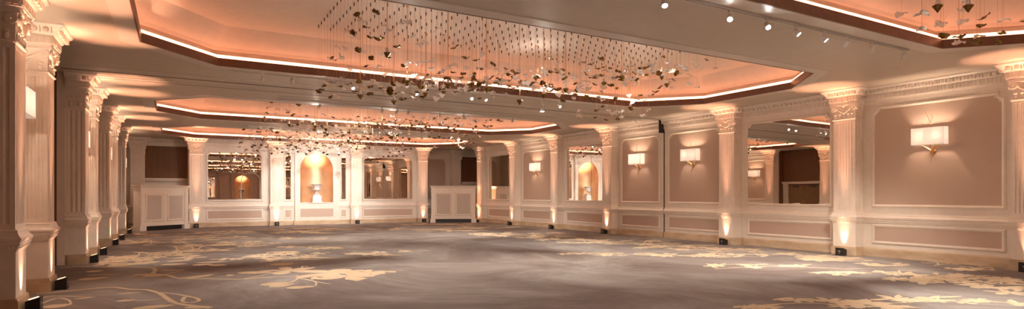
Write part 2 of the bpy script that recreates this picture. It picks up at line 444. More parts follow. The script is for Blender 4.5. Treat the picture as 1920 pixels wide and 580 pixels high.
# ------------------------------------------------------------------ walls
wall_specs={}
def build_wall(side,f,segs,panels,crowns,rails,mirr_paths=(),bump_range=None):
    m=MB(f)
    for u0,u1 in segs: m.box(u0,u1,-.12,0,0,ZC)
    struct(m.build('wall_'+side,'paint'))
    m=MB()
    for u0,u1 in rails: m.sweep([(u0,0),(u1,0)],[(-o,h) for o,h in BASE],False,lambda x,y,h:f(x,y,h))
    struct(m.build('baseboard_'+side,'marble'))
    t=MB()
    for u0,u1 in rails: t.sweep([(u0,0),(u1,0)],[(-o,h) for o,h in RAIL],False,lambda x,y,h:f(x,y,h))
    struct(t.build('trim_'+str(next_trim()),'trim'))
    c=MB()
    for u0,u1 in crowns:
        c.sweep([(u0,0),(u1,0)],[(-o,h) for o,h in CROWN],False,lambda x,y,h:f(x,y,h))
        c.sweep([(u0,0),(u1,0)],[(-o,h) for o,h in ARCHI],False,lambda x,y,h:f(x,y,h))
        ornament(c,f,u0,u1,0)
    struct(c.build('trim_'+str(next_trim()),'plaster'))
    p=MB(); q=MB()
    for (u0,u1,z0,z1,no) in panels:
        path=frame_path(u0,u1,z0,z1,no); moulding(p,f,path)
        q.prism(path,.0,.005,swap(f))
    struct(p.build('trim_'+str(next_trim()),'trim'))
    struct(q.build('trim_'+str(next_trim()),'fabric'))
_t=[0]
def next_trim(): _t[0]+=1; return _t[0]

RP=[-6.6,-3.6,-.4,1.15,4.22,7.38,10.5,15.42,18.6,21.82,24.98]      # right pilaster centres
RP=[-5.6,-2.2,1.15,4.22,7.38,10.5,15.42,18.6,21.82,24.98]
LPp=[-5.2,-1.4,1.9,4.8,8.28,10.08,13.75,15.4,18.25,20.25,23.4]
LPp=[-5.0,-2.6,1.2,3.4,8.28,10.08,13.75,15.4,18.25,20.25,23.4]
PW=.30
rp=[]
Z0,Z1=1.07,3.13
def wp(u0,u1): return [(u0,u1,Z0,Z1,.1),(u0,u1,.30,.66,0)]
def lowp(u0,u1): return [(u0,u1,.30,.66,0)]
rpan=[]
rmir=[]
for a,b,k in ((-5.6,-2.2,'m'),(-2.2,1.15,'p'),(1.15,4.22,'m'),(4.22,7.38,'p'),(7.38,10.5,'m'),(15.42,18.6,'m'),(18.6,21.82,'p'),(21.82,24.98,'m')):
    u0,u1=a+.45,b-.45
    if k=='p': rpan+=wp(u0,u1)
    else: rpan+=lowp(u0,u1); rmir.append((u0,u1))
rpan+=wp(10.92,12.86)+wp(13.26,15.0)
build_wall('right',RW,[(YB,25.28)],rpan,[(YB,13.02),(13.09,25.28)],[(YB,13.03),(13.08,25.28)])
# seam of the folding partition pocket
m=MB(RW); m.box(13.035,13.075,-.02,.004,0,ZC); m.box(13.02,13.09,-.01,.19,3.18,3.568); struct(m.build('trim_%d'%next_trim(),'darkgap'))
m=MB(); m.box(XL,XR-.2,13.03,13.07,ZC-.004,ZC+.02); m.box(XL+.2,3.1,13.75,13.765,ZC-.003,ZC+.01); m.box(2.0,9.6,14.2,14.212,ZC-.003,ZC+.01); struct(m.build('trim_%d'%next_trim(),'darkgap'))
m=MB(); m.box(XL+.3,XR-.5,12.55,12.6,ZC-.008,ZC+.002); m.box(XL+.3,XR-.5,13.5,13.54,ZC-.008,ZC+.002); struct(m.build('trim_%d'%next_trim(),'border'))

# left wall with three recessed door openings
LO=[(10.35,13.48),(15.68,17.97),(20.53,23.12),(-2.3,.9),(3.7,7.98)]
LO_s=sorted(LO)
segs=[];u=YB
for a,b in LO_s: segs.append((u,a)); u=b
segs.append((u,28.0))
lpan=[]
for a,b in ((8.28,10.08),(13.75,15.4),(18.25,20.25),(23.4,26.9),(1.2,3.4),(-5.0,-2.6)): lpan+=wp(a+.4,b-.4)
build_wall('left',LW,segs,lpan,segs,segs)
dn=[0]
m=MB(LW); hd=MB(LW); lg=MB(LW)
for a,b in LO_s:
    m.box(a-.1,b+.1,-.62,-.55,0,ZC)             # back of the recess
    m.box(a-.1,a-.001,-.6,-.12,0,ZC); m.box(b+.001,b+.1,-.6,-.12,0,ZC)
    hd.box(a+.02,b-.02,-.55,-.5,1.98,ZC-.01)
    lg.box(a+.005,b-.005,-.55,-.36,1.90,1.98); lg.box(a+.005,b-.005,-.55,-.40,1.86,1.90)
    for c,d in ((a+.005,a+.28),(b-.28,b-.005)): lg.box(c,d,-.55,-.47,0,1.86)
struct(m.build('wall_left_recess','header')); struct(hd.build('trim_%d'%next_trim(),'header')); struct(lg.build('trim_%d'%next_trim(),'trim'))
for k,(a,b) in enumerate(LO_s):
    e=struct(empty('door_%d'%(k+1),(XL-.5,(a+b)/2,0)))
    f=lambda u,n,z:(n,u,z)
    w=(b-a)/2-.30
    for s in (-1,1):
        d=MB(f); c=s*w/2
        d.box(c-w/2+.006,c+w/2-.006,-.04,.0,.01,1.80)
        d.box(c-w/2+.1,c+w/2-.1,.0,.006,.25,.85); d.box(c-w/2+.1,c+w/2-.1,.0,.006,.98,1.66)
        leafo=d.build('door_leaf','doorwood',e)
        h=MB(f); h.tube([(s*.06,.05,.8),(s*.06,.05,1.1)],.012); h.tube([(s*.06,.0,.82),(s*.06,.05,.82)],.008); h.tube([(s*.06,0,1.08),(s*.06,.05,1.08)],.008)
        h.build('door_handle','brass',leafo)
        h=MB(f); h.box(s*w*.55-.13,s*w*.55+.13,.006,.07,1.70,1.76); h.build('door_closer','steel',leafo)

# end wall
NC=5.34; NHW=.70; NSILL=.98; NSPR=2.44
e1=[(.4,3.1,)]
EP=[.66,3.65,7.05,10.23]
pan=[]
pan+=lowp(1.05,3.12)+lowp(4.02,4.30)+lowp(6.40,6.66)+lowp(7.42,9.82)
def niche_wall(side,f,x0,x1):
    """wall with an arched niche"""
    m=MB(f)
    m.box(x0,NC-.92,-.12,0,0,ZC); struct(m.build('wall_'+side+'_left','paint')); m=MB(f); m.box(NC+.92,x1,-.12,0,0,ZC); struct(m.build('wall_'+side+'_right','paint')); m=MB(f)
    ys=.26   # projecting centre bay
    m.box(NC-.92,NC+.92,-.12,ys-.10,0,NSILL)
    m.box(NC-.92,NC-NHW,-.12,ys-.14,NSILL,NSPR); m.box(NC+NHW,NC+.92,-.12,ys-.14,NSILL,NSPR)
    # arched head
    n=16; A=[(NC+NHW*cos(pi*i/n),NSPR+NHW*sin(pi*i/n)) for i in range(n+1)]
    out=[(NC+.92,NSPR)]+[(NC+.92,ZC)]+[(NC-.92,ZC)]+[(NC-.92,NSPR)]
    fs=[];vs=[]
    B=[]
    for i,(x,z) in enumerate(A):
        t=i/n
        if t<.25: B.append((NC+.92,NSPR+(ZC-NSPR)*t/.25))
        elif t<=.75: B.append((NC+.92-1.84*(t-.25)/.5,ZC))
        else: B.append((NC-.92,ZC-(ZC-NSPR)*(t-.75)/.25))
    for h in (-.12,ys-.14):
        for p in A: vs.append((p[0],h,p[1]))
        for p in B: vs.append((p[0],h,p[1]))
    N=n+1
    for i in range(n):
        fs.append((i,i+1,N+i+1,N+i)); fs.append((2*N+i,2*N+i+1,3*N+i+1,3*N+i)); fs.append((i,i+1,2*N+i+1,2*N+i)); fs.append((N+i,N+i+1,3*N+i+1,3*N+i))
    m.add(vs,fs)
    struct(m.build('wall_'+side,'paint'))
    # gold niche: half cylinder with half dome
    g=MB(f); vs=[];fs=[];D=.55;n=18
    zs=[NSILL+(NSPR-NSILL)*i/4 for i in range(5)]
    for z in zs:
        for k in range(n+1):
            a=pi*k/n; vs.append((NC+NHW*cos(a),-.0+.10-(D+.08)*sin(a),z))
    for i in range(1,9):
        ph=pi/2*i/8
        for k in range(n+1):
            a=pi*k/n; vs.append((NC+NHW*cos(a)*cos(ph),.10-(D+.08)*sin(a)*cos(ph),NSPR+NHW*sin(ph)))
    rows=len(zs)+8
    for i in range(rows-1):
        for k in range(n): fs.append((i*(n+1)+k,i*(n+1)+k+1,(i+1)*(n+1)+k+1,(i+1)*(n+1)+k))
    g.add(vs,fs); struct(g.build('wall_%s_niche'%side,'gold',smooth=True))
    b=MB(f); b.box(NC-NHW-.02,NC+NHW+.02,-.6,.2,NSILL-.04,NSILL); b.box(NC-1.0,NC+1.0,-.75,-.7,0,ZC)
    # moulding round the arch and sill mouldings of the centre bay
    arc=[(NC-NHW-.03,NSILL+.06),(NC-NHW-.03,NSPR)]+[(NC-(NHW+.03)*cos(pi*i/16),NSPR+(NHW+.03)*sin(pi*i/16)) for i in range(1,16)]+[(NC+NHW+.03,NSPR),(NC+NHW+.03,NSILL+.06)]
    b.sweep(arc,[(o,h+ys-.14) for o,h in MOULD],False,swap(f))
    b.sweep([(NC-.94,0),(NC-.94,ys-.10),(NC+.94,ys-.10),(NC+.94,0)],[(-o,h+.05) for o,h in RAIL],False,lambda x,y,h:f(x,y,h))
    for x in (NC-.90,NC+.90): b.box(x-.02,x+.02,ys-.14,ys-.11,NSILL,ZC-.3)
    moulding(b,lambda u,n,z:f(u,n+ys-.10,z),frame_path(NC-.70,NC+.70,.34,.70))
    struct(b.build('trim_%d'%next_trim(),'trim'))
    q=MB(); q.prism(frame_path(NC-.70,NC+.70,.34,.70),ys-.10,ys-.095,swap(f)); struct(q.build('trim_%d'%next_trim(),'fabric'))
    q=MB(); q.sweep([(x0,0),(NC-.93,0),(NC-.93,ys-.10),(NC+.93,ys-.10),(NC+.93,0),(x1,0)],[(-o,h) for o,h in BASE],False,lambda x,y,h:f(x,y,h))
    struct(q.build('baseboard_'+side,'marble'))
    t=MB()
    for a,c in ((x0,NC-.93),(NC+.93,x1)): t.sweep([(a,0),(c,0)],[(-o,h) for o,h in RAIL],False,lambda x,y,h:f(x,y,h))
    P=[(x0,0),(NC-.92,0),(NC-.92,ys-.14),(NC+.92,ys-.14),(NC+.92,0),(x1,0)]
    t.sweep(P,[(-o,h) for o,h in CROWN],False,lambda x,y,h:f(x,y,h))
    t.sweep(P,[(-o,h) for o,h in ARCHI],False,lambda x,y,h:f(x,y,h))
    ornament(t,f,x0,NC-.93,0); ornament(t,f,NC+.93,x1,0); ornament(t,f,NC-.92,NC+.92,ys-.14)
    for (u0,u1,z0,z1,no) in pan: moulding(t,f,frame_path(u0,u1,z0,z1,no))
    struct(t.build('trim_%d'%next_trim(),'plaster'))
    q=MB()
    for (u0,u1,z0,z1,no) in pan: q.prism(frame_path(u0,u1,z0,z1,no),0,.005,swap(f))
    struct(q.build('trim_%d'%next_trim(),'fabric'))
niche_wall('end',EW,.38,10.52)
niche_wall('back',BW,.38,10.52)
# plain returns of the back wall
m=MB(BW); m.box(XL-.1,.38,-.12,0,0,ZC); m.box(10.52,XR+.1,-.12,0,0,ZC); struct(m.build('wall_back_sides','paint'))
# alcoves either side of the end wall
YA2=27.55
AW=lambda u,n,z:(u,YA2-n,z)
for nm,bx in (('back',(XL-.1,XR+1.5,YA2,YA2+.12)),('left_return',(.38,.44,YE+.12,YA2)),('right_return',(10.46,10.52,YE+.12,YA2)),('side',(XR+1.4,XR+1.5,25.2,YA2)),('front',(XR+.12,XR+1.4,25.16,25.28))):
    m=MB(); m.box(*bx,0,ZC); struct(m.build('wall_alcove_'+nm,'paint'))
m=MB(AW); m.box(-1.12,.36,0,.06,1.98,3.27); m.box(12.72,14.2,0,.06,1.98,3.27); struct(m.build('trim_%d'%next_trim(),'header'))
m=MB(AW); 
for a,b in ((-1.12,.37),(12.72,14.2)): m.box(a,b,0,.20,1.89,1.98); m.box(a,b,0,.14,1.85,1.89)
for a,b in ((XL,.38),(10.52,14.2)):
    m.map=None
    m.sweep([(a,0),(b,0)],[(-o,h) for o,h in CROWN],False,lambda x,y,h:AW(x,y,h)); m.sweep([(a,0),(b,0)],[(-o,h) for o,h in ARCHI],False,lambda x,y,h:AW(x,y,h))
    m.sweep([(a,0),(b,0)],[(-o,h) for o,h in RAIL],False,lambda x,y,h:AW(x,y,h)); ornament(m,AW,a,b,0)
moulding(m,AW,frame_path(10.75,11.9,1.07,3.13,.1)); moulding(m,AW,frame_path(10.75,11.9,.30,.66))
struct(m.build('trim_%d'%next_trim(),'trim'))
m=MB(); m.prism(frame_path(10.75,11.9,1.07,3.13,.1),0,.005,swap(AW)); m.prism(frame_path(10.75,11.9,.30,.66),0,.005,swap(AW)); struct(m.build('trim_%d'%next_trim(),'fabric'))
m=MB(AW); m.box(XL,.38,0,.04,0,.185); m.box(10.52,14.2,0,.04,0,.185); struct(m.build('baseboard_alcove','marble'))

# ------------------------------------------------------------------ pilaster
def three(hw,d): return [(-hw,0),(-hw,-d),(hw,-d),(hw,0)]    # travel so that right of travel is... outside = left; use negative
def fluted(hw,d,nf,ns):
    """cross-section polygon with concave flutes, starting at wall left going round the front"""
    pts=[(-hw,0)]
    def grooves(p0,p1,n,inn,marg):
        p0=Vector(p0);p1=Vector(p1);dv=p1-p0;L=dv.length;dv/=L
        w=(L-2*marg)/n; out=[]
        for i in range(n):
            c=marg+w*(i+.5); g=w*.33
            for k in range(6):
                t=pi*k/5; out.append(p0+dv*(c-g*cos(t))+Vector(inn)*g*.75*sin(t))
        return [tuple(v) for v in out]
    pts+=grooves((-hw,-.0),(-hw,-d),ns,(1,0),.035); pts.append((-hw,-d))
    pts+=grooves((-hw,-d),(hw,-d),nf,(0,1),.035); pts.append((hw,-d))
    pts+=grooves((hw,-d),(hw,0),ns,(-1,0),.035); pts.append((hw,0))
    return pts
def spiral(m,cx,cy,cz,r,face,sgn,th):
    """a volute: coiled strip in the plane of a face; face 'f' (x,z) or 's' (y,z)"""
    pts=[]
    for i in range(30):
        t=i/29; a=sgn*(-t*2*pi*1.9)+pi/2; rad=r*(1-t*.86)
        p=(cos(a)*rad, sin(a)*rad)
        pts.append((cx+p[0],cy,cz+p[1]) if face=='f' else (cx,cy+p[0],cz+p[1]))
    m.tube(pts,[th*(1-.5*i/29) for i in range(30)],5)
    if face=='f': m.lathe([(r*.96,0),(r*.96,.03),(r*.9,.034)],(cx,cy-.005,cz),14,'y')
    else: m.lathe([(r*.96,-.015),(r*.96,.015)],(cx,cy,cz),14,'x')
    m.blob((cx,cy-.012 if face=='f' else cy,cz),(r*.2,r*.25,r*.2) if face=='f' else (.03,r*.2,r*.2),8,5)
def make_pilaster(d,ns):
    root=empty('pilaster')
    m=MB(); m.prism([(-.27,0),(-.27,-d),(.27,-d),(.27,0)],0,.165); m.prism([(-.262,0),(-.262,-d+.008),(.262,-d+.008),(.262,0)],.165,.19)
    m.build('plinth','marble',root)
    dd=d-.025
    m=MB(); m.prism([(-.245,0),(-.245,-dd),(.245,-dd),(.245,0)],.19,.76); m.build('pedestal','paint',root)
    m=MB(); P=[(-.245,0),(-.245,-dd),(.245,-dd),(.245,0)]
    prof=[(0,.69),(.008,.695),(.012,.715),(.022,.72),(.026,.75),(.04,.765),(.044,.80),(.056,.815),(.058,.835),(.044,.85),(.03,.87),(.02,.90),(.02,.915),(.006,.93),(-.03,.93),(-.03,.69)]
    m.sweep(P,[(-o,h) for o,h in prof] if False else prof_sign(prof),False)
    # little bead row under the cap
    n=14
    for i in range(n):
        x=-.26+.52*(i+.5)/n; m.blob((x,-dd-.03,.742),(.013,.012,.012),6,4)
    nn=max(3,int(dd/.037))
    for i in range(nn):
        for s in (-1,1): m.blob((s*.275,-dd+dd*(i+.5)/nn,.742),(.012,.013,.012),6,4)
    m.build('pedestal_cap','trim',root)
    ds=dd-.005; hw=.24
    m=MB(); q=[(-hw,0),(-hw,-ds),(hw,-ds),(hw,0)]
    m.prism(q,.92,.985); m.prism(fluted(hw,ds,7,ns),.985,2.87); m.prism(q,2.87,2.925)
    m.build('shaft','plaster',root)
    # capital
    m=MB()
    m.sweep([(-hw,0),(-hw,-ds),(hw,-ds),(hw,0)],prof_sign([(0,2.92),(.014,2.922),(.02,2.935),(.014,2.948),(0,2.95)]),False)
    # bell
    vs=[];fs=[];lv=[(hw-.004,ds,2.93),(hw-.004,ds,3.05),(hw+.006,ds+.006,3.13),(hw+.02,ds+.02,3.2),(hw+.045,ds+.04,3.245)]
    for a,b,z in lv: vs+=[(-a,0,z),(-a,-b,z),(a,-b,z),(a,0,z)]
    for i in range(len(lv)-1):
        for k in range(3): fs.append((4*i+k,4*i+k+1,4*i+4+k+1,4*i+4+k))
    fs+= [(0,1,2,3),tuple(4*(len(lv)-1)+k for k in range(4))]
    m.add(vs,fs)
    m.prism([(-.285,0),(-.285,-ds-.05),(-.24,-ds-.065),(0,-ds-.04),(.24,-ds-.065),(.285,-ds-.05),(.285,0)],3.24,3.27)
    # volutes
    for s in (-1,1):
        v=MB(); spiral(v,s*.205,-ds-.045,3.175,.062,'f',s,.011)
        v.build('volute','plaster',root,smooth=True)
        v=MB(); spiral(v,s*.268,-ds+.03,3.175,.058,'s',1,.011)
        # curling stem on the side face
        v.tube([(s*.262,-ds+.09,3.20),(s*.255,-ds+.16,3.14),(s*.25,-ds+.24,3.10),(s*.25,-ds*.25,3.16)],[.012,.014,.012,.006],5)
        v.build('volute','plaster',root,smooth=True)
    v=m2=MB()
    # festoon of the front face, centre rosette and drop leaves
    for s in (-1,1):
        v.tube([(s*.15,-ds-.03,3.19),(s*.12,-ds-.03,3.13),(s*.06,-ds-.022,3.09),(0,-ds-.02,3.075)],[.010,.013,.013,.012],6)
        for k in range(4):
            x=s*(.055+.035*k); v.blob((x,-ds-.015,3.15+.012*k),(.010,.012,.035),6,4,Matrix.Rotation(s*.5,3,'Y'))
    v.lathe([(.038,0),(.034,-.02),(.018,-.026)],(0,-ds-.035,3.225),12,'y'); v.blob((0,-ds-.062,3.225),(.016,.012,.016),8,5)
    for k in range(5):
        x=-.18+.09*k
        v.blob((x,-ds-.018,3.045-(.0 if k!=2 else -.02)),(.030,.016,.017),8,5,Matrix.Rotation(.35,3,'X')); v.blob((x,-ds-.008,3.0),(.03,.012,.045),8,5)
    ks=max(2,int(ds/.1))
    for k in range(ks):
        for s in (-1,1):
            yy=-ds+ds*(k+.5)/ks; v.blob((s*(hw+.012),yy,3.045),(.016,.03,.017),8,5); v.blob((s*(hw+.006),yy,3.0),(.012,.03,.045),8,5)
    o=len(m.v); m.v+=v.v; m.f+=[[i+o for i in q] for q in v.f]; m.mi+=v.mi; m.build('capital','plaster',root,smooth=True)
    # entablature block
    b=MB(); hx=.255; P=[(-hx,0),(-hx,-ds-.01),(hx,-ds-.01),(hx,0)]
    prof=[(0,3.27),(.03,3.27),(.035,3.30),(.055,3.305),(.055,3.42),(.075,3.425),(.085,3.44),(.10,3.47),(.15,3.52),(.18,3.545),(.185,3.569),(0,3.569)]
    b.sweep(P,prof_sign(prof),False); b.prism(P,3.27,3.569)
    ornament(b,lambda u,n,z:(u,-n,z),-hx-.055,hx+.055,ds+.01)
    for s in (-1,1): ornament(b,lambda u,n,z,s=s:(s*(hx+n),-u,z),.0,ds+.06,0)
    b.build('entablature_block','plaster',root)
    return root
def prof_sign(prof):
    # path travels wall -> front -> wall with the room on its right when going (-x) to (+x) along the front (-y side)
    return [(o,h) for o,h in prof]
proto=make_pilaster(.32,3); protoL=make_pilaster(.33,3)
used=[False,False]
UPL=[]
def pil(x,y,rz,label,up=None,deep=False,group=None):
    i=1 if deep else 0; P=(proto,protoL)[i]
    o=P if not used[i] else copy_tree(P); used[i]=True
    o.location=(x+.002*sin(rz),y-.002*cos(rz),0); o.rotation_euler=(0,0,rz)
    tag(o,label,'pilaster',group or 'fluted pilasters around the ballroom walls')
    if up: UPL.append((x,y,rz,(.33 if deep else .32),up))
    return o
BEH='fluted pilasters behind the viewpoint, seen only in mirrors'
rl={4.22:('fluted pilaster cut by the right edge of the photo','rightmost one, cut by the right edge of the photo'),
 7.38:('fluted pilaster between the largest wall mirror and the nearest wall sconce on the right','below the pilaster to the right of the largest mirror'),
 10.5:('fluted pilaster just left of the largest wall mirror on the right wall','below the pilaster to the left of the largest mirror'),
 15.42:('fluted pilaster right of the mirror that reflects the golden niche','below the pilaster right of the mirror with the niche reflection'),
 18.6:('fluted pilaster between the farthest right-wall sconce and the mirror reflecting the niche','below the pilaster right of the farthest right-wall sconce'),
 21.82:('fluted pilaster left of the farthest sconce on the right wall','below the pilaster left of the farthest right-wall sconce'),
 24.98:('fluted pilaster at the far end of the right wall, behind the right bar counter','behind the right edge of the right-hand bar counter')}
for y in RP:
    a=rl.get(y)
    if a: pil(XR,y,-pi/2,'white '+a[0],'black floor uplight box '+a[1])
    else: pil(XR,y,-pi/2,'white fluted pilaster on the right wall behind the viewpoint',None,group=BEH)
ll={8.28:('nearest white fluted pillar on the left, cut by the left edge of the photo','nearest one at the bottom left corner'),
 10.08:('second nearest white pillar on the left, behind the large lit sconce shade','at the foot of the second nearest left pillar'),
 13.75:('third white pillar on the left with broad shaded fluted side','at the foot of the third nearest left pillar'),
 15.4:('fourth white pillar on the left, just behind the second sconce','at the foot of the fourth nearest left pillar'),
 18.25:('fifth pillar on the left with a dark shaded capital','at the foot of the fifth nearest left pillar'),
 20.25:('sixth pillar from the viewer along the left wall','at the foot of the sixth nearest left pillar'),
 23.4:('farthest lit pillar of the left row, beside the left bar counter','farthest one of the left row, near the left bar counter')}
for y in LPp:
    a=ll.get(y)
    if a: pil(XL,y,pi/2,a[0],'black floor uplight box '+a[1],deep=True)
    else: pil(XL,y,pi/2,'white fluted pilaster on the left wall behind the viewpoint',None,True,group=BEH)
el={.66:('white fluted pilaster at the left end of the far wall, beside the left bar counter','right beside the left bar counter'),
 3.65:('white fluted pilaster on the far wall left of the golden niche','on the far wall left of the niche'),
 7.05:('white fluted pilaster on the far wall right of the golden niche','on the far wall right of the niche'),
 10.23:('white fluted pilaster at the right end of the far wall, beside the right bar counter','just left of the right bar counter')}
for x in EP:
    pil(x,YE,0,el[x][0],'black floor uplight box '+el[x][1])
for x in EP: pil(x,YB,pi,'white fluted pilaster on the wall behind the viewpoint',None,group=BEH)
pil(-1.35,YA2,0,'unlit white pilaster in the far left corner beside the dark brown panel')
pil(12.38,YA2,0,'unlit white pilaster in the far right alcove behind the right bar counter')

# ------------------------------------------------------------------ uplights
UPC=(1.0,.47,.28); UPW=400; UPV=26
def make_up():
    r=empty('floor_uplight')
    m=MB(); s=[(-.085,0),(.085,0),(.085,.165),(-.085,.12)]     # side view (y,z) sloping
    m.prism([(-.07,0),(.06,0),(.06,.13),(-.07,.168)],-.085,.085,lambda y,z,x:(x,y,z)); m.build('housing','black',r)
    m=MB(); m.lathe([(.05,0),(.05,.004)],(0,.0,0),16); 
    o=m.build('lens','uplens',r); o.location=(0,-.002,.150); o.rotation_euler=(-.284,0,0)
    m=MB(); m.box(-.025,.025,-.072,-.0695,.088,.10); m.box(-.01,.01,-.072,-.0695,.045,.054); m.build('badge','whitemetal',r)
    return r
up0=make_up(); first=True
for (x,y,rz,d,lab) in UPL:
    o=up0 if first else copy_tree(up0); first=False
    off=d+.085; ox,oy=sin(rz)*off, -cos(rz)*off
    o.location=(x+ox,y+oy,0); o.rotation_euler=(0,0,rz)
    tag(o,lab,'uplight','black uplights at the pilaster feet')
    px,py=x+ox,y+oy
    def at(o,z): return (x+sin(rz)*(d+o),y-cos(rz)*(d+o),z)
    lamp('uplight_lamp','SPOT',at(.15,.175),UPW,UPC,aim=at(.06,3.1),spot_size=radians(16),spot_blend=1,shadow_soft_size=.04)
    lamp('uplight_ceiling_lamp','SPOT',at(.15,.175),UPW*.9,UPC,aim=at(.62,3.5),spot_size=radians(26),spot_blend=1,shadow_soft_size=.04)
    lamp('uplight_wash_lamp','SPOT',at(.055,.16),UPV,UPC,aim=at(-.10,.67),spot_size=radians(42),spot_blend=1,shadow_soft_size=.02)

# ------------------------------------------------------------------ mirrors
def mirror(f,u0,u1,z0,z1,n,label,loc,notch=.1,tilt=None,group='silvered wall mirrors'):
    r=empty('wall_mirror',loc); 
    g=lambda u,nn,z:tuple(Vector(f(u,nn,z))-Vector(loc))
    path=frame_path(u0,u1,z0,z1,notch)
    m=MB(); m.sweep(path,[(o*1.15,h*1.25+.004) for o,h in MOULD],True,swap(g)); m.build('mirror_frame','trim',r)
    a,b=u0+.02,u1-.02; zt=z1-.02; k=notch*1.05
    w=(b-a)/n
    bk=MB(); bk.prism(frame_path(a+.02,b-.02,z0+.03,z1-.03,notch*1.3),.001,.004,swap(g)); bk.build('backing','darkgap',r)
    for i in range(n):
        p0=a+w*i+(.005 if i else 0); p1=a+w*(i+1)-(.005 if i<n-1 else 0)
        P=[(p0,z0+.02),(p1,z0+.02)]
        if i==n-1 and notch: P+=[(p1,zt-k)]+[(p1-k*sin(radians(t)),zt-k*cos(radians(t))) for t in (15,30,45,60,75)]+[(p1-k,zt)]
        else: P+=[(p1,zt)]
        if i==0 and notch: P+=[(p0+k,zt)]+[(p0+k*cos(radians(t)),zt-k*sin(radians(t))) for t in (15,30,45,60,75)]+[(p0,zt-k)]
        else: P+=[(p0,zt)]
        m=MB()
        tl=(tilt or [0]*n)[i]; c=(p0+p1)/2
        h0,h1=.008,.014
        m.prism(P,h0,h1,lambda u,z,h:g(u,h+(u-c)*tl+abs(tl)*w/2,z)); m.build('mirror_pane','mirror',r)
    tag(r,label,'mirror',group); return r
mirror(RW,7.83,10.05,1.07,3.13,3,'largest wall mirror, on the right wall, reflecting doors and a dark panel',(XR,8.94,1.07),tilt=[.04,.04,.04])
mirror(RW,15.87,18.15,1.07,3.13,3,'wall mirror on the right wall reflecting the golden niche and urn',(XR,17,1.07))
mirror(RW,22.27,24.53,1.07,3.13,3,'wall mirror at the far end of the right wall beside the bar counter',(XR,23.4,1.07))
mirror(RW,1.6,3.77,1.07,3.13,3,'wall mirror on the right wall behind the viewpoint',(XR,2.7,1.07),group='mirrors outside the view')
mirror(EW,1.05,3.12,1.07,3.07,1,'wide wall mirror on the far wall between the left bar and the niche',(2.08,YE,1.07))
mirror(EW,7.42,9.82,1.07,3.07,1,'wide wall mirror on the far wall between the niche and the right bar',(8.6,YE,1.07))
mirror(EW,4.02,4.30,1.07,3.1,1,'narrow mirror strip immediately left of the golden niche',(4.16,YE,1.07),.07)
mirror(EW,6.40,6.66,1.07,3.1,1,'narrow mirror strip immediately right of the golden niche',(6.53,YE,1.07),.07)
for a,b,s in ((1.05,3.12,'left'),(7.42,9.82,'right')):
    mirror(BW,a,b,1.07,3.07,1,'wide wall mirror behind the viewpoint, %s of the rear niche as seen in reflection'%('right' if s=='left' else 'left'),((a+b)/2,YB,1.07),group='mirrors outside the view')

# ------------------------------------------------------------------ sconces
def make_sconce():
    r=empty('wall_sconce')
    hw,d0,d1,z0,z1=.285,.06,.24,.0,.34     # shade; local wall at y=0, front -y; z measured from shade bottom
    m=MB(); t=.004
    m.box(-hw,hw,-d1,-d1+t,z0,z1); m.box(-hw,-hw+t,-d1+t,-d0,z0,z1); m.box(hw-t,hw,-d1+t,-d0,z0,z1); m.box(-hw+t,hw-t,-d0-t,-d0,z0,z1)
    m.build('lampshade','shade',r)
    for z in (z0,z1-.006):
        m=MB(); m.box(-hw-.003,hw+.003,-d1-.003,-d1,z,z+.006); m.box(-hw-.003,-hw,-d1,-d0,z,z+.006); m.box(hw,hw+.003,-d1,-d0,z,z+.006)
        m.build('shade_rim','trim',r)
    m=MB(); m.lathe([(.055,0),(.055,-.012),(.045,-.022),(.02,-.03)],(0,-.0,-.12),18,'y'); m.build('backplate','brass',r,smooth=True)
    def br(pts,r0,r1):
        n=len(pts); b=MB(); q=[]
        P=[Vector(p) for p in pts]
        for i in range(n-1):
            p0=P[max(i-1,0)];p1=P[i];p2=P[i+1];p3=P[min(i+2,n-1)]
            for k in range(5):
                t=k/5; q.append(.5*((2*p1)+(p2-p0)*t+(2*p0-5*p1+4*p2-p3)*t*t+(3*p1-p0-3*p2+p3)*t**3))
        q.append(P[-1]); b.tube(q,[r0+(r1-r0)*i/(len(q)-1) for i in range(len(q))],6); b.build('twig_arm','brass',r,smooth=True)
    c=(0,-.03,-.12)
    br([c,(-.09,-.06,-.04),(-.15,-.10,-.06),(-.20,-.12,-.09)],.008,.003)
    br([c,(-.10,-.08,-.03),(-.17,-.13,.02),(-.20,-.16,.12)],.008,.005)
    br([c,(-.03,-.10,-.02),(-.07,-.14,.12),(-.10,-.15,.28),(-.11,-.15,.45)],.008,.003)
    br([c,(.0,-.10,.0),(-.02,-.13,.2),(.0,-.13,.42),(-.03,-.13,.55),(-.08,-.13,.66)],.009,.003)
    br([(.0,-.13,.42),(.04,-.13,.5),(.04,-.13,.60)],.006,.003)
    br([c,(.10,-.07,-.03),(.17,-.12,.04),(.20,-.15,.12)],.008,.005)
    br([c,(.06,-.09,-.01),(.12,-.14,.08)],.008,.004)
    br([c,(.01,-.05,-.20),(-.02,-.05,-.29),(-.05,-.04,-.34)],.007,.002)
    for s in (-1,1):
        b=MB(); b.lathe([(.012,0),(.014,.05),(.022,.07),(.024,.10),(.012,.13)],(s*.15,-.15,.08),10); b.build('bulb','shade',r,smooth=True)
    return r
sc0=make_sconce(); first=True
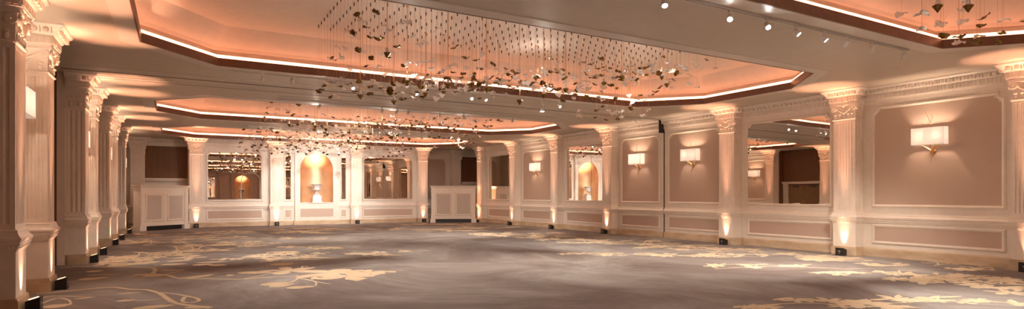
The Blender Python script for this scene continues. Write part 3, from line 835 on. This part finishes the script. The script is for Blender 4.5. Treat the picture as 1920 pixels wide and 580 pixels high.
SC=[(XR,5.80,-pi/2,'nearest right-wall sconce, with a large white box shade on gold twig arms'),
    (XR,12.0,-pi/2,'white box-shade sconce on the right wall, nearer of the close pair, right of the seam'),
    (XR,14.13,-pi/2,'white box-shade sconce on the right wall, farther of the close pair, left of the seam'),
    (XR,20.2,-pi/2,'farthest white box-shade sconce on the right wall'),
    (XL,9.18,pi/2,'nearest left-wall sconce, its white shade showing behind the nearest pillar'),
    (XL,14.57,pi/2,'second white-shaded sconce along the left wall, beside the third pillar'),
    (XL,19.25,pi/2,'third white-shaded sconce along the left wall, half hidden by pillars'),
    (XL,24.6,pi/2,'farthest white-shaded sconce on the left wall near the left bar counter')]
SC[1]=(XR,11.89,-pi/2,SC[1][3])
SCB=(XR,-.5,-pi/2,'white box-shade sconce on the right wall behind the viewpoint')
for (x,y,rz,lab) in SC+[SCB]:
    o=sc0 if first else copy_tree(sc0); first=False
    o.location=(x,y,2.27); o.rotation_euler=(0,0,rz); tag(o,lab,'wall lamp','twig-armed wall sconces')
    for s in (-.15,.15):
        lx=x+sin(rz)*.15+cos(rz)*s; ly=y-cos(rz)*.15+sin(rz)*s
        lamp('sconce_lamp','POINT',(lx,ly,2.45),22,(1,.70,.50),shadow_soft_size=.03)

# ------------------------------------------------------------------ track lighting
def track(x0,x1,y,label):
    m=MB(); m.box(0,x1-x0,-.018,.018,-.022,0); o=m.build('light_track','whitemetal'); o.location=(x0,y,ZC-.001)
    m=MB(); m.box(.01,x1-x0-.01,-.006,.006,-.0225,-.0215); m.build('track_slot','darkgap',o)
    tag(o,label,'light track'); return o
track(1.0,9.9,4.84,'long slim ceiling track in the foreground at top right')
track(.8,8.9,11.68,'slim ceiling track carrying the bright spotlights behind the largest chandelier')
track(2.0,9.4,14.62,'slim ceiling track at the near edge of the third coffer')
track(2.0,9.0,20.75,'slim ceiling track between the two farthest coffers')
def make_head(lit):
    r=empty('track_spotlight')
    m=MB(); m.box(-.03,.03,-.015,.015,-.03,0); m.tube([(0,0,-.03),(0,0,-.06)],.008); m.tube([(-.045,0,-.10),(-.045,0,-.065),(0,0,-.06),(.045,0,-.065),(.045,0,-.10)],.005); m.build('bracket','whitemetal',r)
    m=MB(); m.lathe([(.02,.06),(.036,.05),(.04,.0),(.042,-.045),(.045,-.06),(.04,-.06),(.038,-.052)],(0,0,0),16)
    h=m.build('lamp_head','whitemetal',r,smooth=True); h.location=(0,0,-.115)
    m=MB(); m.lathe([(.036,-.052),(.036,-.055)],(0,0,0),16); l=m.build('lamp_lens','lens' if lit else 'steel',h)
    return r
def set_head(r,loc,aim,label,group,power=0,size=78,col=(1,.87,.74)):
    r.location=loc; r.scale=(.78,)*3; p=Vector(loc)+Vector((0,0,-.09)); d=(Vector(aim)-p).normalized()
    h=[c for c in r.children if c.name.startswith('lamp_head')][0]
    h.rotation_euler=d.to_track_quat('-Z','Y').to_euler()
    tag(r,label,'spotlight',group)
    if power: lamp('track_lamp','SPOT',tuple(p+d*.075),power,col,aim=aim,spot_size=radians(size),spot_blend=1,shadow_soft_size=.035)
hl=make_head(True); fu=[False]
def head(lit,*a,**k):
    i=0; P=hl; o=P if not fu[i] else copy_tree(P); fu[i]=True
    set_head(o,*a,**k)
G1,G2,G3,G4=('spotlights on the foreground track','spotlights behind the largest chandelier','spotlights along the near edge of the third coffer','spotlights between the two farthest coffers')
zt=ZC-.022; TRK=200
for x,aim,lit,lab in ((4.75,(3.5,3.0,0),1,'leftmost lit spotlight of the foreground track, touching the top edge of the photo'),(5.83,(3.0,2.6,0),1,'lit spotlight on the foreground track, second from the left'),(6.52,(5,1.5,0),1,'lit spotlight on the foreground track, third from the left'),
    (7.12,(8.4,2,0),1,'lit spotlight on the foreground track, fourth from the left'),(7.72,(9.5,2.2,0),1,'last lit spotlight on the foreground track, next to a turned-away one'),
    (8.26,(9,8.3,0),0,'turned-away spotlight on the foreground track, nearest the lit ones'),(8.9,(9.7,7.2,0),0,'turned-away spotlight in the middle of the three turned-away ones on the foreground track'),(9.8,(10.9,6.8,0),0,'last turned-away spotlight at the right end of the foreground track')):
    head(lit,(x,4.84,zt),aim,lab,G1,power=TRK*1.35)
for x,aim,lit,lab in ((1.38,(0.6,14.6,0),0,'turned-away spotlight at the left end of the track behind the largest chandelier'),(1.9,(3.0,14.5,0),0,'second turned-away spotlight from the left behind the largest chandelier'),
    (2.5,(1.0,8.3,0),1,'small lit spotlight left of the big starburst one'),(3.04,(3.2,9.2,0),1,'very bright spotlight below the left of the largest chandelier'),(3.72,(5.4,13.8,0),0,'dim spotlight right of the very bright left one'),
    (4.37,(5.2,10.2,0),1,'lit spotlight between the left bright one and the bright pair'),(5.66,(5.2,7.4,0),1,'left one of the close pair of very bright spotlights'),(6.0,(7.4,8.6,0),1,'right one of the close pair of very bright spotlights'),
    (7.52,(9.6,11.6,0),1,'left one of the two small lit spotlights near the right end of the track'),(8.01,(9.6,8.0,0),1,'right one of the two small lit spotlights near the right end of the track')):
    head(lit,(x,11.68,zt),aim,lab,G2,power=TRK)
for k,(x,aim) in enumerate(((3.0,(2,20,0)),(4.55,(4.4,19,0)),(4.95,(3.6,22,0)),(5.25,(6.2,17.5,0)),(6.15,(8.6,19,0)),(6.85,(10.5,19.5,0)),(8.4,(9.4,17.6,0)))):
    head(0,(x,14.62,zt),aim,'dim spotlight at the near edge of the third coffer, %s from the left'%['first','second','third','fourth','fifth','sixth','seventh'][k],G3,power=TRK)
for k,(x,aim) in enumerate(((2.6,(2.2,26.4,1.4)),(4.4,(4.9,26.3,1.9)),(5.3,(5.34,26.6,1.7)),(6.3,(5.8,26.3,1.2)),(8.0,(8.3,26.4,1.4)))):
    head(0,(x,20.75,zt),aim,'small dim spotlight between the farthest coffers, %s from the left'%['first','second','third','fourth','fifth'][k],G4,power=TRK*1.1 if k in (1,2,3) else TRK*.8,size=60,col=(1,.93,.86))
# recessed downlight
m=MB(); m.lathe([(.075,0),(.075,-.006),(.055,-.008)],(0,0,0),20); o=m.build('recessed_downlight','whitemetal'); o.location=(8.57,13.3,ZC-.001)
m=MB(); m.lathe([(.05,-.009),(.05,-.011)],(0,0,0),20); m.build('lens','lens',o); tag(o,'round lit downlight recessed in the ceiling between the coffers','downlight')
lamp('downlight_lamp','SPOT',(8.57,13.3,ZC-.05),130,(1,.93,.84),aim=(8.57,13.3,0),spot_size=radians(70),spot_blend=.7,shadow_soft_size=.05)

# ------------------------------------------------------------------ niche lights, urns
def make_urn():
    r=empty('garden_urn')
    prof=[(.12,0),(.125,.02),(.10,.035),(.055,.06),(.04,.09),(.04,.115),(.055,.13),(.11,.145),(.145,.17),(.15,.20),(.145,.215),(.135,.23),(.14,.30),(.165,.37),(.205,.41),(.255,.43),(.26,.445),(.245,.455),(.20,.44),(.15,.40),(.12,.30),(.10,.2)]
    m=MB(); m.lathe(prof,(0,0,0),28)
    for k in range(18):
        a=2*pi*k/18; m.blob((.128*cos(a),.128*sin(a),.185),(.018,.018,.035),6,5)
    m.build('bowl','urn',r,smooth=True)
    for s in (-1,1):
        h=MB(); h.tube([(s*.13,0,.20),(s*.18,0,.19),(s*.20,0,.235),(s*.185,0,.28),(s*.14,0,.29)],.014,8); h.blob((s*.14,-.02,.29),(.02,.03,.03),8,5); h.build('handle','urn',r,smooth=True)
    m=MB(); m.box(-.13,.13,-.13,.13,-.03,0); m.build('foot_plate','urn',r)
    return r
def pedestal(loc,label):
    r=empty('urn_pedestal',loc)
    m=MB(); m.box(-.20,.20,-.20,.20,0,.05); m.box(-.18,.18,-.18,.18,.05,.27)
    for i in range(5):
        m.box(-.18+.02*i,.18-.02*i,-.18+.02*i,.18-.02*i,.27+.012*i,.282+.012*i)
    m.build('block','white',r); tag(r,label,'pedestal'); return r
u=make_urn(); u.location=(NC,YE+.0,NSILL+.36); tag(u,'grey-white classical urn with scroll handles standing in the golden niche','urn')
u.location=(NC,YE-.06,NSILL+.36)
pedestal((NC,YE-.06+.06,NSILL),'small white stepped pedestal under the urn in the far niche')
u2=copy_tree(u); u2.location=(NC,YB+.02,NSILL+.36); tag(u2,'stone urn in the rear niche, seen only in the far mirror','urn')
pedestal((NC,YB+.02,NSILL),'white pedestal in the rear niche, seen only in the far mirror')
for yy,s in ((YE,1),(YB,-1)):
    lamp('niche_lamp','SPOT',(NC,yy-s*.02,2.72),50,(1,.58,.34),aim=(NC,yy+s*.32,3.02),spot_size=radians(150),spot_blend=1,shadow_soft_size=.05)
    lamp('niche_downlamp','SPOT',(NC,yy+s*.0,2.95),48,(1,.86,.7),aim=(NC,yy+s*.15,1.2),spot_size=radians(60),spot_blend=1,shadow_soft_size=.05)

# ------------------------------------------------------------------ bar counters
def make_bar(L,H,label,loc,rz,D=.7):
    r=empty('bar_counter',loc,rz)
    hw=L/2
    m=MB(); m.box(-hw+.05,hw-.05,-D+.06,0,.17,H-.10); m.build('body','trim',r)
    m=MB(); m.prism([(-hw+.02,0),(-hw+.02,-D+.03),(hw-.02,-D+.03),(hw-.02,0)],H-.13,H-.09)
    m.sweep([(-hw+.03,0),(-hw+.03,-D+.04),(hw-.03,-D+.04),(hw-.03,0)],[(0,H-.12),(.01,H-.12),(.02,H-.08),(.04,H-.05),(.055,H-.035),(.06,H),(-.05,H),(-.05,H-.12)])
    m.prism([(-hw,0),(-hw,-D),(hw,-D),(hw,0)],H-.03,H); m.build('countertop','trim',r)
    for s in (-1,1):
        p=MB(); c=s*(hw-.10)
        p.box(c-.075,c+.075,-D+.03,-D+.10,.17,H-.13); p.box(c-.09,c+.09,-D+.015,-D+.11,H-.30,H-.27); p.box(c-.09,c+.09,-D+.015,-D+.11,.17,.26); p.box(c-.05,c+.05,-D+.022,-D+.03,.32,H-.36)
        p.build('corner_post','trim',r)
        for yy in (-D,-.22):
            q=MB(); q.box(c-.12,c+.12,yy,yy+.22,0,.17); q.build('foot','trim',r)
    p=MB(); p.box(-.05,.05,-D+.045,-D+.06,.26,H-.28); p.box(-hw+.15,hw-.15,-D+.045,-D+.06,.17,.27); p.box(-hw+.15,hw-.15,-D+.04,-D+.06,H-.30,H-.13); p.build('front_rail','trim',r)
    for s in (-1,1):
        a,b=(.12,hw-.24) if s>0 else (-hw+.24,-.12)
        g=lambda u,n,z:(u,-D+.06-n,z)
        q=MB(); q.prism(frame_path(a,b,.36,H-.36),0,.006,swap(g)); qo=q.build('front_panel','barpanel',r)
        q=MB(); q.sweep(frame_path(a,b,.36,H-.36),[(o*1.1,h) for o,h in MOULD],True,swap(g)); q.build('panel_moulding','trim',qo)
    q=MB(); q.box(-hw+.14,hw-.14,-D+.14,-.05,.005,.17); q.build('kick_recess','black',r)
    tag(r,label,'bar counter','portable bar counters in the far corners'); return r
# placed so that the front face runs between the measured floor corners
def bar(pL,pR,H,label,D=.7):
    pL=Vector(pL);pR=Vector(pR);d=pR-pL;L=d.length;a=math.atan2(d.y,d.x);c=(pL+pR)/2; nrm=Vector((-sin(a),cos(a)))
    c=c+nrm*D; return make_bar(L,H,label,(c.x,c.y,0),a,D)
bar((-1.12,24.62),(.42,25.92),1.66,'cream panelled bar counter set diagonally in the far left corner',.45)
bar((10.30,25.62),(12.22,24.72),1.73,'cream panelled bar counter set at an angle in the far right corner',.55)

# ------------------------------------------------------------------ chandeliers
def leaf_mesh(name,mat,seed,size=.115):
    r=random.Random(seed); nu,nv=8,4; vs=[];fs=[]
    for i in range(nu+1):
        t=i/nu; w=size*.44*(sin(pi*min(1,max(0,t*.96+.02)))**.6)*(1+.22*sin(3*2*pi*t+seed))
        for k in range(nv+1):
            s=(k/nv*2-1); x=(t-.5)*size*1.25; y=s*w
            z=.35*abs(s)*w*(1 if seed%2 else .7)+.14*size*sin(2*pi*t+seed*.7)-.02*size*(s*s)+r.uniform(-.007,.007)
            vs.append((x,y,z))
    for i in range(nu):
        for k in range(nv): a=i*(nv+1)+k; fs.append((a,a+1,a+nv+2,a+nv+1))
    me=bpy.data.meshes.new(name); me.from_pydata(vs,[],fs); me.materials.append(M[mat])
    for p in me.polygons: p.use_smooth=True
    return me
GM=[leaf_mesh('gold_leaf','bronze',s,.105) for s in (1,2,3,4)]
CM=[leaf_mesh('glass_leaf','glass',s,.115) for s in (5,6,7,8)]
def rodmesh():
    pass
CAM=Vector((0,0,EYE))
def chandelier(yc,label,seed,dz=0):
    r=random.Random(seed); root=empty('leaf_chandelier',(5.42,yc,TOP)); tag(root,label,'chandelier','hanging leaf chandeliers in the ceiling coffers')
    nx,ny=31,13; hx,hy=3.33,1.33
    W=MB(); F=MB(); Lv=[]
    pts=[]
    for i in range(nx):
        for j in range(ny):
            x=-hx+2*hx*i/(nx-1); y=-hy+2*hy*j/(ny-1)+(.05 if i%2 else -.05)
            xx=(x+hx)/(2*hx)
            z=3.36+dz+.33*cos(2*pi*(xx*1.02+(y+hy)/5.2))+r.gauss(0,.10)
            F.box(x-.007,x+.007,y-.007,y+.007,-.05,0)
            if r.random()<.93:
                z=min(z,3.95+dz*.3); zl=z-TOP
                W.box(x-.0011,x+.0011,y-.0011,y+.0011,zl,-.04)
                Lv.append((x,y,zl))
    
    tag(F.build('wire_fittings','steel',root),kind='stuff'); tag(W.build('hanging_wires','wire',root),kind='stuff')
    r.shuffle(Lv); ng=int(len(Lv)*.42); sets=((Lv[:ng],GM,'gold_leaf','bronze'),(Lv[ng:],CM,'glass_leaf','glass'))
    for L,meshes,nm,mat in sets:
        L.sort(key=lambda p:(Vector((5.42+p[0],yc+p[1],TOP+p[2]))-CAM).length)
        rest=MB()
        for k,p in enumerate(L):
            me=meshes[r.randrange(4)]; rot=(r.gauss(0,.30),r.gauss(0,.30),r.uniform(0,6.28)); sc=r.uniform(.8,1.25)
            if k<100:
                o=bpy.data.objects.new(nm,me); COL.objects.link(o); o.parent=root; o.location=p; o.rotation_euler=rot; o.scale=(sc,)*3
            else:
                mt=Matrix.Translation(p)@(Matrix.Rotation(rot[2],4,'Z')@Matrix.Rotation(rot[1],4,'Y')@Matrix.Rotation(rot[0],4,'X'))@Matrix.Scale(sc,4)
                rest.add([tuple(mt@v.co) for v in me.vertices],[tuple(q.vertices) for q in me.polygons])
        if rest.v: tag(rest.build(nm+'s_beyond',mat,root,smooth=True),kind='stuff')
    # brass rods with pointed finial lamps
    rm=MB(); rm.tube([(0,0,0),(0,0,-1)],.008,6); 
    fm=None
    for k in range(22):
        i=k%11; j=k//11
        x=-hx+.2+(2*hx-.4)*(i+.5)/11+r.uniform(-.15,.15); y=(-.75 if j==0 else .7)+r.uniform(-.35,.35)
        xx=(x+hx)/(2*hx); z=3.36+dz+.33*cos(2*pi*(xx*1.02+(y+hy)/5.2))-.12+r.uniform(-.08,.05)
        ln=TOP-z
        m=MB(); m.tube([(0,0,0),(0,0,-ln)],.005,6); m.lathe([(.02,0),(.02,-.02),(.008,-.03)],(0,0,0),8)
        o=m.build('pendant_rod','brass',root); o.location=(x,y,0)
        if fm is None:
            a=MB(); a.lathe([(.006,.0),(.05,-.02),(.055,-.03),(.045,-.04),(.02,-.075),(.003,-.10)],(0,0,0),8); fo=a.build('finial','bronze',o,smooth=True); fm=fo.data
            a=MB(); a.lathe([(.018,.05),(.022,.02),(.03,-.012),(.03,-.018)],(0,0,0),8); lo=a.build('glass_cup','glass',o,smooth=True); lm=lo.data
        else:
            fo=bpy.data.objects.new('finial',fm); COL.objects.link(fo); fo.parent=o
            lo=bpy.data.objects.new('glass_cup',lm); COL.objects.link(lo); lo.parent=o
        fo.location=lo.location=(0,0,-ln)
        if k%4==1: lamp('finial_lamp','POINT',(5.42+x,yc+y+.0,z+.12),4,(1,.88,.75),shadow_soft_size=.03)
    return root
chandelier(8.98,'largest chandelier of gold and clear glass leaves, in the nearest full coffer',11)
chandelier(17.3,'middle chandelier of small gold and glass leaves, in the coffer beyond the track lights',12)
chandelier(23.9,'farthest leaf chandelier, in the last coffer before the niche wall',13)
chandelier(2.2,'leaf chandelier cropped by the top right corner of the photo',14,.18)

# ------------------------------------------------------------------ camera, world, view
cam=bpy.data.cameras.new('camera'); co=bpy.data.objects.new('camera',cam); COL.objects.link(co)
cam.sensor_width=36; cam.lens=FPX/1920*36; cam.shift_y=(HORIZON-290)/1920; cam.clip_start=.05; cam.clip_end=200
co.location=(0,0,EYE); co.rotation_euler=(pi/2,0,-THETA); S.camera=co
w=bpy.data.worlds.new('world'); S.world=w; w.use_nodes=True
w.node_tree.nodes['Background'].inputs[0].default_value=(.02,.015,.012,1)
vs=S.view_settings; vs.view_transform='Standard'; vs.look='None'; vs.gamma=1; vs.exposure=1.35; vs.use_curve_mapping=False
cy=S.cycles; cy.use_denoising=True; cy.max_bounces=10; cy.diffuse_bounces=5; cy.glossy_bounces=6; cy.transparent_max_bounces=24
cy.sample_clamp_indirect=8; cy.use_light_tree=True
try: cy.denoiser='OPENIMAGEDENOISE'
except Exception: pass
